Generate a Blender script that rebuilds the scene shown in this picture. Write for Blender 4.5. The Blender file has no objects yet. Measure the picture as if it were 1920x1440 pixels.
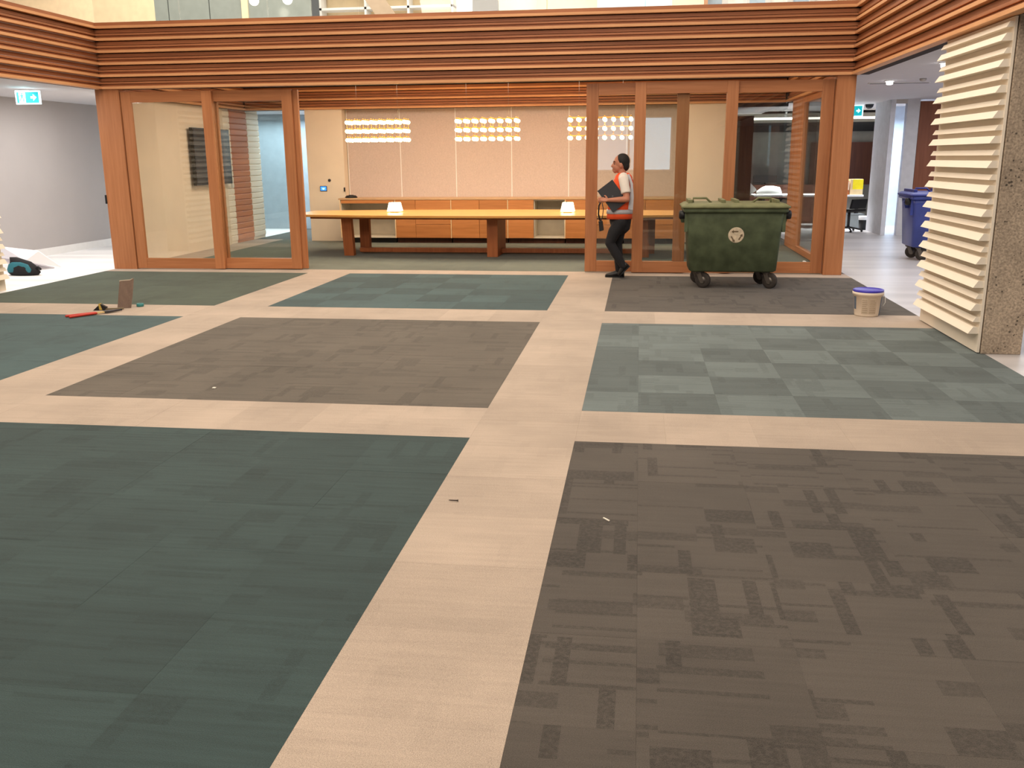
import bpy, bmesh, math, random
from mathutils import Vector, Matrix
R = random.Random(7)
C = bpy.context.scene.collection
scene = bpy.context.scene
PI = math.pi

# ------------------------------------------------------------------ camera
def cam_axes(yaw, pitch, roll):
    cy, sy, cp, sp = math.cos(yaw), math.sin(yaw), math.cos(pitch), math.sin(pitch)
    f = Vector((-sy*cp, cy*cp, -sp)); r = Vector((cy, sy, 0)); u = r.cross(f)
    cr, sr = math.cos(roll), math.sin(roll)
    return cr*r+sr*u, -sr*r+cr*u, f
cd = bpy.data.cameras.new('camera'); cam = bpy.data.objects.new('camera', cd); C.objects.link(cam)
r_, u_, f_ = cam_axes(math.radians(7.873), math.radians(13.917), math.radians(-0.4597))
m = Matrix((r_, u_, -f_)).transposed().to_4x4(); m.translation = (0, 0, 1.6)
cam.matrix_world = m
cd.sensor_width = 36; cd.sensor_fit = 'HORIZONTAL'; cd.lens = 1708.1*36/1920
cd.clip_start = 0.05; cd.clip_end = 200
scene.camera = cam
# ------------------------------------------------------------------ look, world, lights
vs = scene.view_settings
vs.view_transform = 'Standard'; vs.look = 'None'; vs.gamma = 1; vs.use_curve_mapping = False
vs.exposure = 0.25
w = bpy.data.worlds.new('world'); scene.world = w; w.use_nodes = True
w.node_tree.nodes['Background'].inputs[0].default_value = (1.0, .92, .84, 1)
w.node_tree.nodes['Background'].inputs[1].default_value = 0.18

def area(name, loc, size, power, col, rot=(0, 0, 0), spread=PI):
    l = bpy.data.lights.new(name, 'AREA'); l.shape = 'RECTANGLE'; l.size, l.size_y = size
    l.energy = power; l.color = col; l.spread = spread
    o = bpy.data.objects.new(name, l); o.location = loc; o.rotation_euler = rot; C.objects.link(o); return o
def spot(name, loc, power, col, ang=100, blend=.6, rad=.05, rot=(0, 0, 0)):
    l = bpy.data.lights.new(name, 'SPOT'); l.energy = power; l.color = col; l.spot_size = math.radians(ang)
    l.spot_blend = blend; l.shadow_soft_size = rad
    o = bpy.data.objects.new(name, l); o.location = loc; o.rotation_euler = rot; C.objects.link(o); return o
WARM = (1.0, .89, .76); COOL = (.93, .95, 1.0)
area('atrium_light_and_fill', (-2.5, 7.2, 7.85), (8.5, 8.0), 640, WARM)
area('atrium_light_and_fill', (-2.5, -2.5, 6.6), (8.5, 2.5), 520, WARM, (math.radians(55), 0, 0))  # this second one is an added fill turned toward beam and louvres
area('meeting_room_fill', (-2.6, 15.4, 3.02), (8.0, 2.6), 240, (1.0, .83, .66))  # added soft ceiling fill, taking over light from the chandelier bulbs
area('corridor_light', (-9.0, 12.9, 2.60), (.5, 5.0), 85, (1.0, .97, .95))
area('corridor_light', (5.4, 14.0, 2.63), (3.5, 9.0), 165, (.95, .96, 1.0))
area('lounge_light', (3.8, 22.2, 2.55), (3.0, .8), 110, (.98, .97, .95), spread=math.radians(95))
area('store_light', (5.8, 21.4, 2.4), (.5, 1.2), 60, (.72, .85, 1.0))
area('passage_light', (-7.9, 20.1, 2.5), (2.4, 1.5), 110, (.80, .92, 1.0))
area('mezzanine_light', (-4.0, 15.2, 6.4), (13, 2.5), 470, (1.0, .92, .80))

# ------------------------------------------------------------------ materials
def lin(c):
    return tuple(((v/255)/12.92 if v/255 <= .04045 else ((v/255+.055)/1.055)**2.4) for v in c)
class NT:
    def __init__(s, name):
        s.m = bpy.data.materials.new(name); s.m.use_nodes = True; s.t = s.m.node_tree; s.n = s.t.nodes
        s.b = s.n['Principled BSDF']
    def new(s, ty, **kw):
        n = s.n.new(ty)
        for k, v in kw.items():
            if k.startswith('i_'): n.inputs[k[2:]].default_value = v
            else: setattr(n, k, v)
        return n
    def link(s, a, b): s.t.links.new(a, b)
    def math(s, op, a, b=None, c=None):
        n = s.new('ShaderNodeMath', operation=op)
        for i, v in enumerate((a, b, c)):
            if v is None: continue
            if isinstance(v, (int, float)): n.inputs[i].default_value = v
            else: s.link(v, n.inputs[i])
        return n.outputs[0]
    def mapped(s, src, scale):
        mp = s.new('ShaderNodeMapping'); mp.inputs['Scale'].default_value = scale
        s.link(src, mp.inputs['Vector']); return mp.outputs[0]
    def noise(s, vec, scale=5., detail=3., rough=.5):
        n = s.new('ShaderNodeTexNoise'); n.inputs['Scale'].default_value = scale
        n.inputs['Detail'].default_value = detail; n.inputs['Roughness'].default_value = rough
        s.link(vec, n.inputs['Vector']); return n.outputs[0]
    def mix(s, fac, a, b, blend='MIX'):
        n = s.new('ShaderNodeMix', data_type='RGBA', blend_type=blend)
        for sock, v in ((n.inputs[0], fac), (n.inputs[6], a), (n.inputs[7], b)):
            if isinstance(v, (int, float)): sock.default_value = v
            elif isinstance(v, tuple): sock.default_value = (*v[:3], 1)
            else: s.link(v, sock)
        return n.outputs[2]
    def mapr(s, v, a, b, c, d):
        n = s.new('ShaderNodeMapRange'); s.link(v, n.inputs[0])
        for i, x in enumerate((a, b, c, d)): n.inputs[i+1].default_value = x
        return n.outputs[0]
    def bump(s, h, dist=.002, strength=.5):
        n = s.new('ShaderNodeBump'); n.inputs['Strength'].default_value = strength; n.inputs['Distance'].default_value = dist
        s.link(h, n.inputs['Height']); s.link(n.outputs[0], s.b.inputs['Normal'])
MATS = {}
def plain(name, rgb, rough=.6, var=.06, scale=8., metal=0., spec=.4, bump=0., emit=None, estr=0.):
    """rgb sRGB 0-255; slight procedural mottling in object space"""
    if name in MATS: return MATS[name]
    t = NT(name); base = lin(rgb)
    tc = t.new('ShaderNodeTexCoord')
    nz = t.noise(tc.outputs['Object'], scale, 4)
    k = t.mapr(nz, .3, .7, 0, 1)
    col = t.mix(k, tuple(v*(1-var) for v in base), tuple(min(1, v*(1+var)) for v in base))
    t.link(col, t.b.inputs['Base Color'])
    t.b.inputs['Roughness'].default_value = rough; t.b.inputs['Metallic'].default_value = metal
    t.b.inputs['Specular IOR Level'].default_value = spec
    if bump: t.bump(t.noise(tc.outputs['Object'], scale*12, 2), bump)
    if emit:
        t.b.inputs['Emission Color'].default_value = (*lin(emit), 1); t.b.inputs['Emission Strength'].default_value = estr
    MATS[name] = t.m; return t.m
def wood(name, a, b, axis=0, rough=.5, scale=1.0, spec=.3):
    if name in MATS: return MATS[name]
    t = NT(name); tc = t.new('ShaderNodeTexCoord'); g = t.new('ShaderNodeNewGeometry')
    sc = [34*scale]*3; sc[axis] = 1.6*scale
    nz = t.noise(t.mapped(g.outputs['Position'], tuple(sc)), 1.0, 5, .6)
    sc2 = [7*scale]*3; sc2[axis] = .5*scale
    nz2 = t.noise(t.mapped(g.outputs['Position'], tuple(sc2)), 1.0, 2)
    k = t.math('ADD', t.math('MULTIPLY', nz, .6), t.math('MULTIPLY', nz2, .4))
    col = t.mix(t.mapr(k, .35, .65, 0, 1), lin(a), lin(b))
    oi = t.new('ShaderNodeObjectInfo')
    v = t.mapr(oi.outputs['Random'], 0, 1, .88, 1.1)
    hs = t.new('ShaderNodeHueSaturation'); t.link(v, hs.inputs['Value']); t.link(col, hs.inputs['Color'])
    t.link(hs.outputs[0], t.b.inputs['Base Color'])
    t.b.inputs['Roughness'].default_value = rough; t.b.inputs['Specular IOR Level'].default_value = spec
    t.bump(nz, .0008, .4)
    MATS[name] = t.m; return t.m
def carpet(name, rgb, patch=.35, streak=.25, sparse=.82, dark=(1, 1, 1)):
    if name in MATS: return MATS[name]
    t = NT(name); base = lin(rgb); g = t.new('ShaderNodeNewGeometry'); P = g.outputs['Position']
    oi = t.new('ShaderNodeObjectInfo'); sp = t.new('ShaderNodeSeparateColor'); t.link(oi.outputs['Color'], sp.inputs[0])
    seedvec = t.new('ShaderNodeCombineXYZ')
    t.link(t.math('MULTIPLY', oi.outputs['Random'], 3.7), seedvec.inputs[0]); t.link(t.math('MULTIPLY', oi.outputs['Random'], 9.1), seedvec.inputs[1])
    add = t.new('ShaderNodeVectorMath', operation='ADD'); t.link(P, add.inputs[0]); t.link(seedvec.outputs[0], add.inputs[1])
    Q = add.outputs[0]
    def cells(sx, sy, thr):
        v = t.mapped(Q, (1/sx, 1/sy, 0))
        fl = t.new('ShaderNodeVectorMath', operation='FLOOR'); t.link(v, fl.inputs[0])
        wn = t.new('ShaderNodeTexWhiteNoise', noise_dimensions='2D'); t.link(fl.outputs[0], wn.inputs['Vector'])
        return t.math('GREATER_THAN', wn.outputs['Value'], thr)
    p1 = cells(.31, .085, sparse); p2 = cells(.052, .30, sparse+.03); p3 = cells(.17, .15, sparse+.05); p4 = cells(.34, .022, sparse)
    s12 = t.math('MAXIMUM', t.math('MULTIPLY', p1, .7), p2); s34 = t.math('MAXIMUM', p3, t.math('MULTIPLY', p4, .8))
    pt = t.math('MAXIMUM', s12, s34)
    rag = t.mapr(t.noise(P, 60, 2), .3, .6, .25, 1)           # worn edges to the woven bars
    pt = t.math('MULTIPLY', t.math('MULTIPLY', pt, rag), patch)
    st = t.mapr(t.noise(t.mapped(P, (2.2, 38, 1)), 1.0, 3, .6), .3, .7, -streak, streak)
    cloud = t.mapr(t.noise(P, 1.6, 3), .3, .7, -.10, .10)
    pile = t.noise(P, 330, 1)
    pl = t.mapr(pile, .25, .75, -.30, .30)
    k = t.math('ADD', t.math('ADD', st, pl), t.math('ADD', cloud, 1.0))
    k = t.math('MULTIPLY', t.math('SUBTRACT', k, pt), sp.outputs[0])
    mul = t.new('ShaderNodeVectorMath', operation='SCALE'); mul.inputs[0].default_value = base; t.link(k, mul.inputs['Scale'])
    t.link(mul.outputs[0], t.b.inputs['Base Color'])
    t.b.inputs['Roughness'].default_value = .95; t.b.inputs['Specular IOR Level'].default_value = .08
    t.b.inputs['Sheen Weight'].default_value = .12; t.b.inputs['Sheen Roughness'].default_value = .6
    t.bump(pile, .003, .6)
    MATS[name] = t.m; return t.m
def glass(name='glass', tint=(.93, .95, .94), boost=1.0):
    if name in MATS: return MATS[name]
    t = NT(name); t.n.remove(t.b)
    lw = t.new('ShaderNodeLayerWeight'); lw.inputs['Blend'].default_value = .5
    p = t.math('POWER', lw.outputs['Facing'], 5.0)
    k = t.math('MULTIPLY_ADD', p, .94, .045*boost)
    tr = t.new('ShaderNodeBsdfTransparent'); tr.inputs[0].default_value = (*tint, 1)
    gl = t.new('ShaderNodeBsdfGlossy'); gl.inputs['Roughness'].default_value = 0.0
    mx = t.new('ShaderNodeMixShader'); t.link(k, mx.inputs[0]); t.link(tr.outputs[0], mx.inputs[1]); t.link(gl.outputs[0], mx.inputs[2])
    t.link(mx.outputs[0], t.n['Material Output'].inputs[0])
    MATS[name] = t.m; return t.m
def concrete(name, rgb):
    if name in MATS: return MATS[name]
    t = NT(name); tc = t.new('ShaderNodeNewGeometry'); P = tc.outputs['Position']; base = lin(rgb)
    big = t.mapr(t.noise(P, 3.0, 5), .3, .7, .75, 1.2)
    fine = t.mapr(t.noise(P, 60, 3), .3, .7, .66, 1.26)
    vo = t.new('ShaderNodeTexVoronoi'); vo.inputs['Scale'].default_value = 30; t.link(P, vo.inputs['Vector'])
    sel = t.math('LESS_THAN', t.math('ADD', vo.outputs['Distance'], t.math('MULTIPLY', t.noise(P, 6, 3), 1.0)), .60)
    k = t.math('MULTIPLY', t.math('MULTIPLY', big, fine), t.math('SUBTRACT', 1.0, t.math('MULTIPLY', sel, .7)))
    mul = t.new('ShaderNodeVectorMath', operation='SCALE'); mul.inputs[0].default_value = base; t.link(k, mul.inputs['Scale'])
    t.link(mul.outputs[0], t.b.inputs['Base Color']); t.b.inputs['Roughness'].default_value = .9
    t.bump(k, .006, .6); MATS[name] = t.m; return t.m
def fabric(name, rgb):
    if name in MATS: return MATS[name]
    t = NT(name); g = t.new('ShaderNodeNewGeometry'); P = g.outputs['Position']; base = lin(rgb)
    a = t.noise(t.mapped(P, (30, 30, 260)), 1, 2); b = t.noise(t.mapped(P, (260, 260, 30)), 1, 2)
    k = t.mapr(t.math('ADD', a, b), .7, 1.3, .86, 1.12)
    mul = t.new('ShaderNodeVectorMath', operation='SCALE'); mul.inputs[0].default_value = base; t.link(k, mul.inputs['Scale'])
    t.link(mul.outputs[0], t.b.inputs['Base Color']); t.b.inputs['Roughness'].default_value = .9
    t.b.inputs['Specular IOR Level'].default_value = .1
    t.bump(t.math('ADD', a, b), .001, .4); MATS[name] = t.m; return t.m
def palefloor(name, rgb, rough):
    if name in MATS: return MATS[name]
    t = NT(name); g = t.new('ShaderNodeNewGeometry'); P = g.outputs['Position']; base = lin(rgb)
    k = t.mapr(t.noise(t.mapped(P, (.35, 2.2, 1)), 1, 3), .3, .7, .74, 1.10)
    mul = t.new('ShaderNodeVectorMath', operation='SCALE'); mul.inputs[0].default_value = base; t.link(k, mul.inputs['Scale'])
    t.link(mul.outputs[0], t.b.inputs['Base Color']); t.b.inputs['Roughness'].default_value = rough
    MATS[name] = t.m; return t.m
def emit(name, rgb, s):
    return plain(name, rgb, emit=rgb, estr=s)

FIN = wood('timber_fin', (204, 146, 102), (230, 172, 122), 0)
FIN_Y = wood('timber_fin_y', (204, 146, 102), (230, 172, 122), 1)
BAT = wood('timber_batten', (148, 91, 60), (174, 114, 76), 0)  # same timber as the fins; recess shade is put into the darker tone
BAT_Y = wood('timber_batten_y', (148, 91, 60), (174, 114, 76), 1)
DOORW = wood('door_timber', (168, 108, 69), (190, 128, 85), 2, .45)
DOORH = wood('door_timber_h', (168, 108, 69), (190, 128, 85), 0, .45)
DOORY = wood('door_timber_y', (168, 108, 69), (190, 128, 85), 1, .45)
CABW = wood('cabinet_oak', (176, 114, 66), (200, 134, 80), 0, .45)
TABW = wood('table_oak', (206, 146, 74), (226, 168, 92), 0, .32, spec=.5)
TABL = wood('table_leg_oak', (150, 84, 46), (176, 104, 60), 2, .45)
DARKW = wood('dark_walnut', (76, 44, 34), (96, 58, 44), 2, .5)
CREAM = plain('cream_plaster', (226, 212, 192), .8, .03, 3)
WHITE = plain('white_paint', (232, 230, 228), .6, .02)
GREYP = plain('grey_paint', (188, 184, 180), .75, .03, 2)
CEIL = plain('ceiling_paint', (206, 204, 208), .8, .02)
BLACK = plain('black_plastic', (22, 22, 24), .45, .1)
DARKG = plain('dark_grey', (52, 50, 52), .5, .1)
BACKING = plain('beam_backing', (34, 18, 12), .8)
FAB = fabric('wall_fabric', (198, 182, 174))
SLATW = plain('louvre_paint', (240, 228, 210), .55, .03, 2)
GLASS = glass()
CONC = concrete('raw_concrete', (178, 160, 140))
PALE = palefloor('pale_floor', (206, 202, 202), .34)
PALEW = palefloor('white_floor', (246, 244, 242), .5)

# ------------------------------------------------------------------ mesh helpers
class MB:
    def __init__(s): s.bm = bmesh.new()
    def box(s, x0, x1, y0, y1, z0, z1, bev=0, mat=0):
        vs = [s.bm.verts.new(p) for p in ((x0,y0,z0),(x1,y0,z0),(x1,y1,z0),(x0,y1,z0),(x0,y0,z1),(x1,y0,z1),(x1,y1,z1),(x0,y1,z1))]
        fs = [s.bm.faces.new([vs[i] for i in q]) for q in ((0,3,2,1),(4,5,6,7),(0,1,5,4),(1,2,6,5),(2,3,7,6),(3,0,4,7))]
        for f in fs: f.material_index = mat
        if bev:
            es = list({e for f in fs for e in f.edges})
            bmesh.ops.bevel(s.bm, geom=es, offset=bev, segments=2, affect='EDGES', profile=.7)
        return s
    def prism(s, prof, p0, du, dv, ext, mat=0):
        """profile (u,v) at p0 with axes du,dv, extruded by vector ext"""
        p0, du, dv, ext = Vector(p0), Vector(du), Vector(dv), Vector(ext)
        a = [s.bm.verts.new(p0+du*u+dv*v) for u, v in prof]; b = [s.bm.verts.new(v.co+ext) for v in a]
        n = len(a); fs = [s.bm.faces.new(a), s.bm.faces.new(b[::-1])]
        for i in range(n): fs.append(s.bm.faces.new((a[(i+1) % n], a[i], b[i], b[(i+1) % n])))
        bmesh.ops.recalc_face_normals(s.bm, faces=fs)
        for f in fs: f.material_index = mat
        return s
    def lathe(s, prof, c, n=24, axis=2, mat=0):
        """prof [(r,h)]"""
        c = Vector(c); rings = []
        for r, h in prof:
            ring = []
            for i in range(n):
                a = 2*PI*i/n; q = (r*math.cos(a), r*math.sin(a), h)
                q = {2: q, 0: (q[2], q[0], q[1]), 1: (q[1], q[2], q[0])}[axis]
                ring.append(s.bm.verts.new(c+Vector(q)))
            rings.append(ring)
        fs = []
        for a, b in zip(rings, rings[1:]):
            for i in range(n): fs.append(s.bm.faces.new((a[i], a[(i+1) % n], b[(i+1) % n], b[i])))
        fs.append(s.bm.faces.new(rings[0][::-1])); fs.append(s.bm.faces.new(rings[-1]))
        bmesh.ops.recalc_face_normals(s.bm, faces=fs)
        for f in fs: f.material_index = mat; f.smooth = len(f.verts) == 4
        return s
    def tube(s, pts, rad, n=8, mat=0, round_ends=False, flat=1.0):
        pts = [Vector(p) for p in pts]
        rr = [rad]*len(pts) if isinstance(rad, (int, float)) else list(rad)
        if round_ends:
            d0 = (pts[0]-pts[1]).normalized(); d1 = (pts[-1]-pts[-2]).normalized(); r0, r1 = rr[0], rr[-1]
            pts = [pts[0]+d0*r0*.95, pts[0]+d0*r0*.6] + pts + [pts[-1]+d1*r1*.6, pts[-1]+d1*r1*.95]
            rr = [r0*.3, r0*.8] + rr + [r1*.8, r1*.3]
        rings = []; up = None
        for i, p in enumerate(pts):
            d = (pts[min(i+1, len(pts)-1)]-pts[max(i-1, 0)]).normalized()
            if up is None: up = d.orthogonal().normalized()
            else: up = (up-d*up.dot(d)).normalized()
            q = d.cross(up)
            rings.append([s.bm.verts.new(p+(up*math.cos(2*PI*k/n)+q*math.sin(2*PI*k/n)*flat)*rr[i]) for k in range(n)])
        fs = []
        for a, b in zip(rings, rings[1:]):
            for i in range(n): fs.append(s.bm.faces.new((a[i], a[(i+1) % n], b[(i+1) % n], b[i])))
        for f in fs: f.smooth = True
        fs.append(s.bm.faces.new(rings[0][::-1])); fs.append(s.bm.faces.new(rings[-1]))
        bmesh.ops.recalc_face_normals(s.bm, faces=fs)
        for f in fs: f.material_index = mat
        return s
    def loft(s, rings, mat=0, smooth=True, cap=True):
        rs = [[s.bm.verts.new(p) for p in r] for r in rings]; n = len(rs[0]); fs = []
        for a, b in zip(rs, rs[1:]):
            for i in range(n):
                f = s.bm.faces.new((a[i], a[(i+1) % n], b[(i+1) % n], b[i])); f.smooth = smooth; fs.append(f)
        if cap: fs.append(s.bm.faces.new(rs[0][::-1])); fs.append(s.bm.faces.new(rs[-1]))
        bmesh.ops.recalc_face_normals(s.bm, faces=fs)
        for f in fs: f.material_index = mat
        return s
    def ball(s, c, r, seg=12, mat=0):
        r = r if isinstance(r, (tuple, list)) else (r, r, r)
        g = bmesh.ops.create_uvsphere(s.bm, u_segments=seg, v_segments=max(6, seg*2//3), radius=1,
                                      matrix=Matrix.Translation(c) @ Matrix.Diagonal((*r, 1)))
        for v in g['verts']:
            for f in v.link_faces: f.smooth = True; f.material_index = mat
        return s
    def mesh(s, name, *mats):
        me = bpy.data.meshes.new(name); s.bm.to_mesh(me); s.bm.free()
        for mt in mats: me.materials.append(mt)
        return me
    def build(s, name, mats, parent=None, bevel=0):
        mats = mats if isinstance(mats, (list, tuple)) else [mats]
        o = bpy.data.objects.new(name, s.mesh(name, *mats)); C.objects.link(o)
        if parent: o.parent = parent
        if bevel:
            b = o.modifiers.new('bevel', 'BEVEL'); b.width = bevel; b.segments = 2; b.limit_method = 'ANGLE'
        return o
def tag(o, label, cat, group=None):
    o['label'] = label; o['category'] = cat
    if group: o['group'] = group
    return o
def struct(o, label=None):
    o['kind'] = 'structure'
    if label: o['label'] = label
    return o
def empty(name, loc=(0, 0, 0), parent=None):
    o = bpy.data.objects.new(name, None); o.location = loc; o.empty_display_size = .1; C.objects.link(o)
    if parent: o.parent = parent
    return o
def inst(name, me, parent=None, loc=(0, 0, 0), scale=(1, 1, 1), rot=(0, 0, 0)):
    o = bpy.data.objects.new(name, me); C.objects.link(o); o.location = loc; o.scale = scale; o.rotation_euler = rot
    if parent: o.parent = parent
    return o
def B(*a, **k): return MB().box(*a, **k)
def copy_tree(o, parent=None):
    c = o.copy(); C.objects.link(c)
    if parent: c.parent = parent; c.matrix_parent_inverse = o.matrix_parent_inverse
    for ch in list(o.children): copy_tree(ch, c)
    return c

# ================================================================== STRUCTURE
XA, XB, XC, XD, XE, XF = -.954, -.335, -4.12, -4.755, 2.863, -7.93
Y0, Y1, Y2, Y3, Y4, Y5 = 1.80, 5.065, 5.725, 8.992, 9.714, 12.76
YW = 13.09
T = .525
# slab under everything
floor = struct(B(-11, 9, -9, 26, -.30, -.012).build('floor', plain('slab', (120, 112, 104), .9)))
# right and left pale floors
struct(B(XE, 9, -9, 26, -.011, 0.0).build('floor_pale_vinyl', PALE))
struct(B(-11, XF, -9, 26, -.011, 0.0).build('floor_white_vinyl', PALEW))
unit = B(0, 1, 0, 1, 0, 1)
def tiles(parent, x0, x1, y0, y1, mat, shade, xo=None, yo=None, zt=0.0, sx=T, sy=T):
    """cut carpet tiles of about half a metre with a hairline joint; shade(i,j) is the lie of each tile's pile"""
    me = B(0, 1, 0, 1, 0, 1).mesh('carpet_tile', mat)
    def cuts(a, b, st, off):
        c = [a]; v = a+(off if off else st)
        while v < b-.05: c.append(v); v += st
        return c+[b]
    xs = cuts(x0, x1, sx, xo); ys = cuts(y0, y1, sy, yo)
    for j in range(len(ys)-1):
        for i in range(len(xs)-1):
            o = inst('carpet_tile', me, parent, (xs[i]+.0002, ys[j]+.0002, -.011), (xs[i+1]-xs[i]-.0004, ys[j+1]-ys[j]-.0004, .011+zt+R.uniform(-.0004, .0004)))
            s = shade(i, j, len(xs)-1, len(ys)-1); o.color = (s, s, s, 1)
def rnd(a, b): return lambda i, j, nx, ny: R.uniform(a, b)
CARP = {'cream': carpet('cream_carpet', (176, 160, 145), .05, .05, .90),
        'teal': carpet('dark_teal_carpet', (50, 67, 67), .22, .14, .90),
        'brown': carpet('brown_carpet', (81, 75, 69), .42, .08, .90),
        'taupe': carpet('taupe_carpet', (95, 88, 79), .26, .08, .91),
        'sage': carpet('sage_carpet', (98, 109, 109), .18, .08, .88),
        'green': carpet('dark_green_carpet', (70, 81, 70), .12, .10, .90),
        'blueteal': carpet('blue_teal_carpet', (66, 87, 89), .14, .08, .90),
        'room': carpet('grey_green_carpet', (96, 102, 92), .10, .10, .90)}
CREAMC = CARP['cream']
# cream border strips, laid as tiles of the floor
def strip(x0, x1, y0, y1, sx, sy): tiles(floor, x0, x1, y0, y1, CREAMC, rnd(.93, 1.04), sx=sx, sy=sy)
strip(XA, XB, .2, Y5, 1.0, T)
strip(XD, XC, .2, Y5, 1.0, T)
for ya, yb in ((Y1, Y2), (Y3, Y4), (Y5, YW+.10)):
    if ya == Y5: strip(XF, XE, ya, yb, T, 1.0); continue
    strip(XF, XD, ya, yb, T, 1.0); strip(XC, XA, ya, yb, T, 1.0); strip(XB, XE, ya, yb, T, 1.0)
strip(XC, XA, .9, Y0, T, 1.0); strip(XB, XE, .9, Y0, T, 1.0)
# inset carpet panels
def check(lo, hi):
    return lambda i, j, nx, ny: R.uniform(.97, 1.03)*(lo if ((i+(ny-1-j)) % 2 == 1) ^ (R.random() < .16) else hi)
def panel(x0, x1, y0, y1, mat, shade, label, xo=None):
    e = empty('carpet_panel', ((x0+x1)/2, (y0+y1)/2, 0)); tag(e, label, 'carpet')
    e2 = e
    me = None
    n0 = len(bpy.data.objects)
    tiles(e, x0, x1, y0, y1, mat, shade, xo)
    for ch in e.children: ch.location = ch.location-e.location
panel(XC, XA, Y0, Y1, CARP['teal'], rnd(.90, 1.08), 'large dark teal carpet square nearest the camera, left of the cream walkway')
panel(XB, XE, Y0, Y1, CARP['brown'], rnd(.92, 1.08), 'large dark brown carpet square nearest the camera, patterned with woven bars', .365)
panel(XC, XA, Y2, Y3, CARP['taupe'], rnd(.94, 1.06), 'taupe carpet square in the middle row, framed by cream strips')
panel(XB, XE, Y2, Y3, CARP['sage'], check(.77, 1.06), 'checkered grey-teal carpet square running up to the white louvre panel', .365)
panel(XF, XD, Y2, Y3, CARP['blueteal'], rnd(.92, 1.06), 'dark blue-teal carpet square in front of the red-handled tool')
panel(XF, XD, Y4, Y5, CARP['green'], rnd(.92, 1.06), 'dark green carpet square in front of the left glass doors')
panel(XC, XA, Y4, Y5, CARP['blueteal'], check(.80, 1.08), 'teal checkered carpet square in front of the open doorway')
panel(XB, XE, Y4, Y5, CARP['brown'], rnd(.97, 1.06), 'plain dark brown carpet square under the green wheeled bin', .365)
# meeting room carpet
fr = struct(B(-8.0, 2.8, YW+.10, 26, -.0115, -.004).build('floor_meeting_room', plain('room_underlay', (90, 90, 84), .9)))
tiles(fr, -7.3, 2.66, YW+.10, 18.3, CARP['room'], rnd(.9, 1.08), sx=.75, sy=.75)
strip(-7.93, -7.3, YW+.10, 18.3, 1.0, T)

# ---- walls of the lower level
struct(B(-10.45, -10.30, -9, 26, 0, 2.66).build('wall_left', plain('left_wall_grey', (176, 170, 168), .7, .02, 2)))
struct(B(-10.30, -10.27, -9, 26, 0, .13).build('baseboard_left', WHITE))
struct(B(8.6, 8.75, -9, 26, 0, 3.4).build('wall_right', WHITE))
struct(B(-11, 9, 25.6, 25.75, 0, 3.0).build('wall_back_far', plain('far_wall', (190, 176, 160), .8)))
wf = struct(B(-11, 9, -9.15, -9.0, 0, 8).build('wall_front', plain('front_wall', (170, 150, 130), .8)))
# lit window in the wall behind the camera (seen as a reflection in the glass doors)
win = struct(B(-1.9, 1.1, -8.99, -8.96, 1.15, 3.0).build('window_2', emit('lit_window', (190, 220, 240), 3.2)))
fw = MB()
for x in (-1.95, -.45, 1.1): fw.box(x, x+.06, -8.99, -8.92, 1.1, 3.05)
for z in (1.1, 3.0): fw.box(-1.95, 1.16, -8.99, -8.92, z, z+.05)
fw.build('window_frame', WHITE, win)
# lower ceilings
struct(B(-10.45, -7.86, -9, 26, 2.64, 3.3).build('ceiling_left', CEIL))
struct(B(2.95, 8.75, -9, 26, 2.68, 3.3).build('ceiling_right', CEIL))
struct(B(-7.86, 2.95, 18.6, 26, 2.62, 3.3).build('ceiling_back', CEIL))
struct(B(-7.86, 2.95, 13.3, 18.6, 3.06, 3.3).build('ceiling_meeting_room', CREAM))
struct(B(-14, 9, 13.25, 26, 3.30, 3.46).build('floor_mezzanine', CEIL))
struct(B(-14, -7.95, -9, 13.25, 3.30, 3.46).build('floor_mezzanine_left', CEIL))
struct(B(2.95, 9, -9, 13.25, 3.30, 3.46).build('floor_mezzanine_right', CEIL))
struct(B(-14, 9, -9.2, 26, 8.0, 8.2).build('ceiling', plain('atrium_ceiling', (222, 206, 184), .8)))

# ---- batten-clad beams round the void
def batten_run(parent, axis, a0, a1, face, out, z0, n, cap=True, per=.166):
    """axis 0: runs along X at Y=face, facing out (-1/+1 in Y); axis 1: runs along Y at X=face"""
    FM, BM_ = (FIN, BAT) if axis == 0 else (FIN_Y, BAT_Y)
    def bar(z, h, proud, depth, mat, name='batten'):
        f0, f1 = sorted((face+out*proud, face+out*(proud-depth)))
        bb = (a0, a1, f0, f1, z, z+h) if axis == 0 else (f0, f1, a0, a1, z, z+h)
        return B(*bb, bev=.0025).build(name, mat, parent)
    for k in range(n):
        z = z0+k*per
        bar(z, .036, .0, .11, FM)
        if k < n-1 or cap is None:
            zt = z+per
            bar(zt-.010-.048, .046, -.055, .04, BM_)      # tucked under the fin above
            bar(zt-.066-.030, .028, -.028, .06, BM_)
            bar(z+.040, .026, -.048, .04, BM_)
    if cap: bar(z0+(n-1)*per+.037, .046, -.02, .09, BM_)
def beam(name, label, box, axis, a0, a1, face, out, z0=2.625, n=6, cap=True):
    b = struct(B(*box).build(name, BACKING), label)
    batten_run(b, axis, a0, a1, face, out, z0, n, cap)
    return b
beam('trim_1', 'timber-battened beam over the glass doors', (-7.9, 2.82, 13.10, 13.3, 2.63, 3.53), 0, -7.88, 2.79, 13.0, -1)
beam('trim_2', 'timber-battened beam along the left corridor', (-8.0, -7.9, -9, 13.1, 2.63, 3.53), 1, -9, 13.09, -7.80, 1)
beam('trim_3', 'timber-battened beam above the white louvre panel', (2.82, 2.95, -9, 13.1, 2.63, 3.53), 1, -9, 13.09, 2.71, -1)
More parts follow.
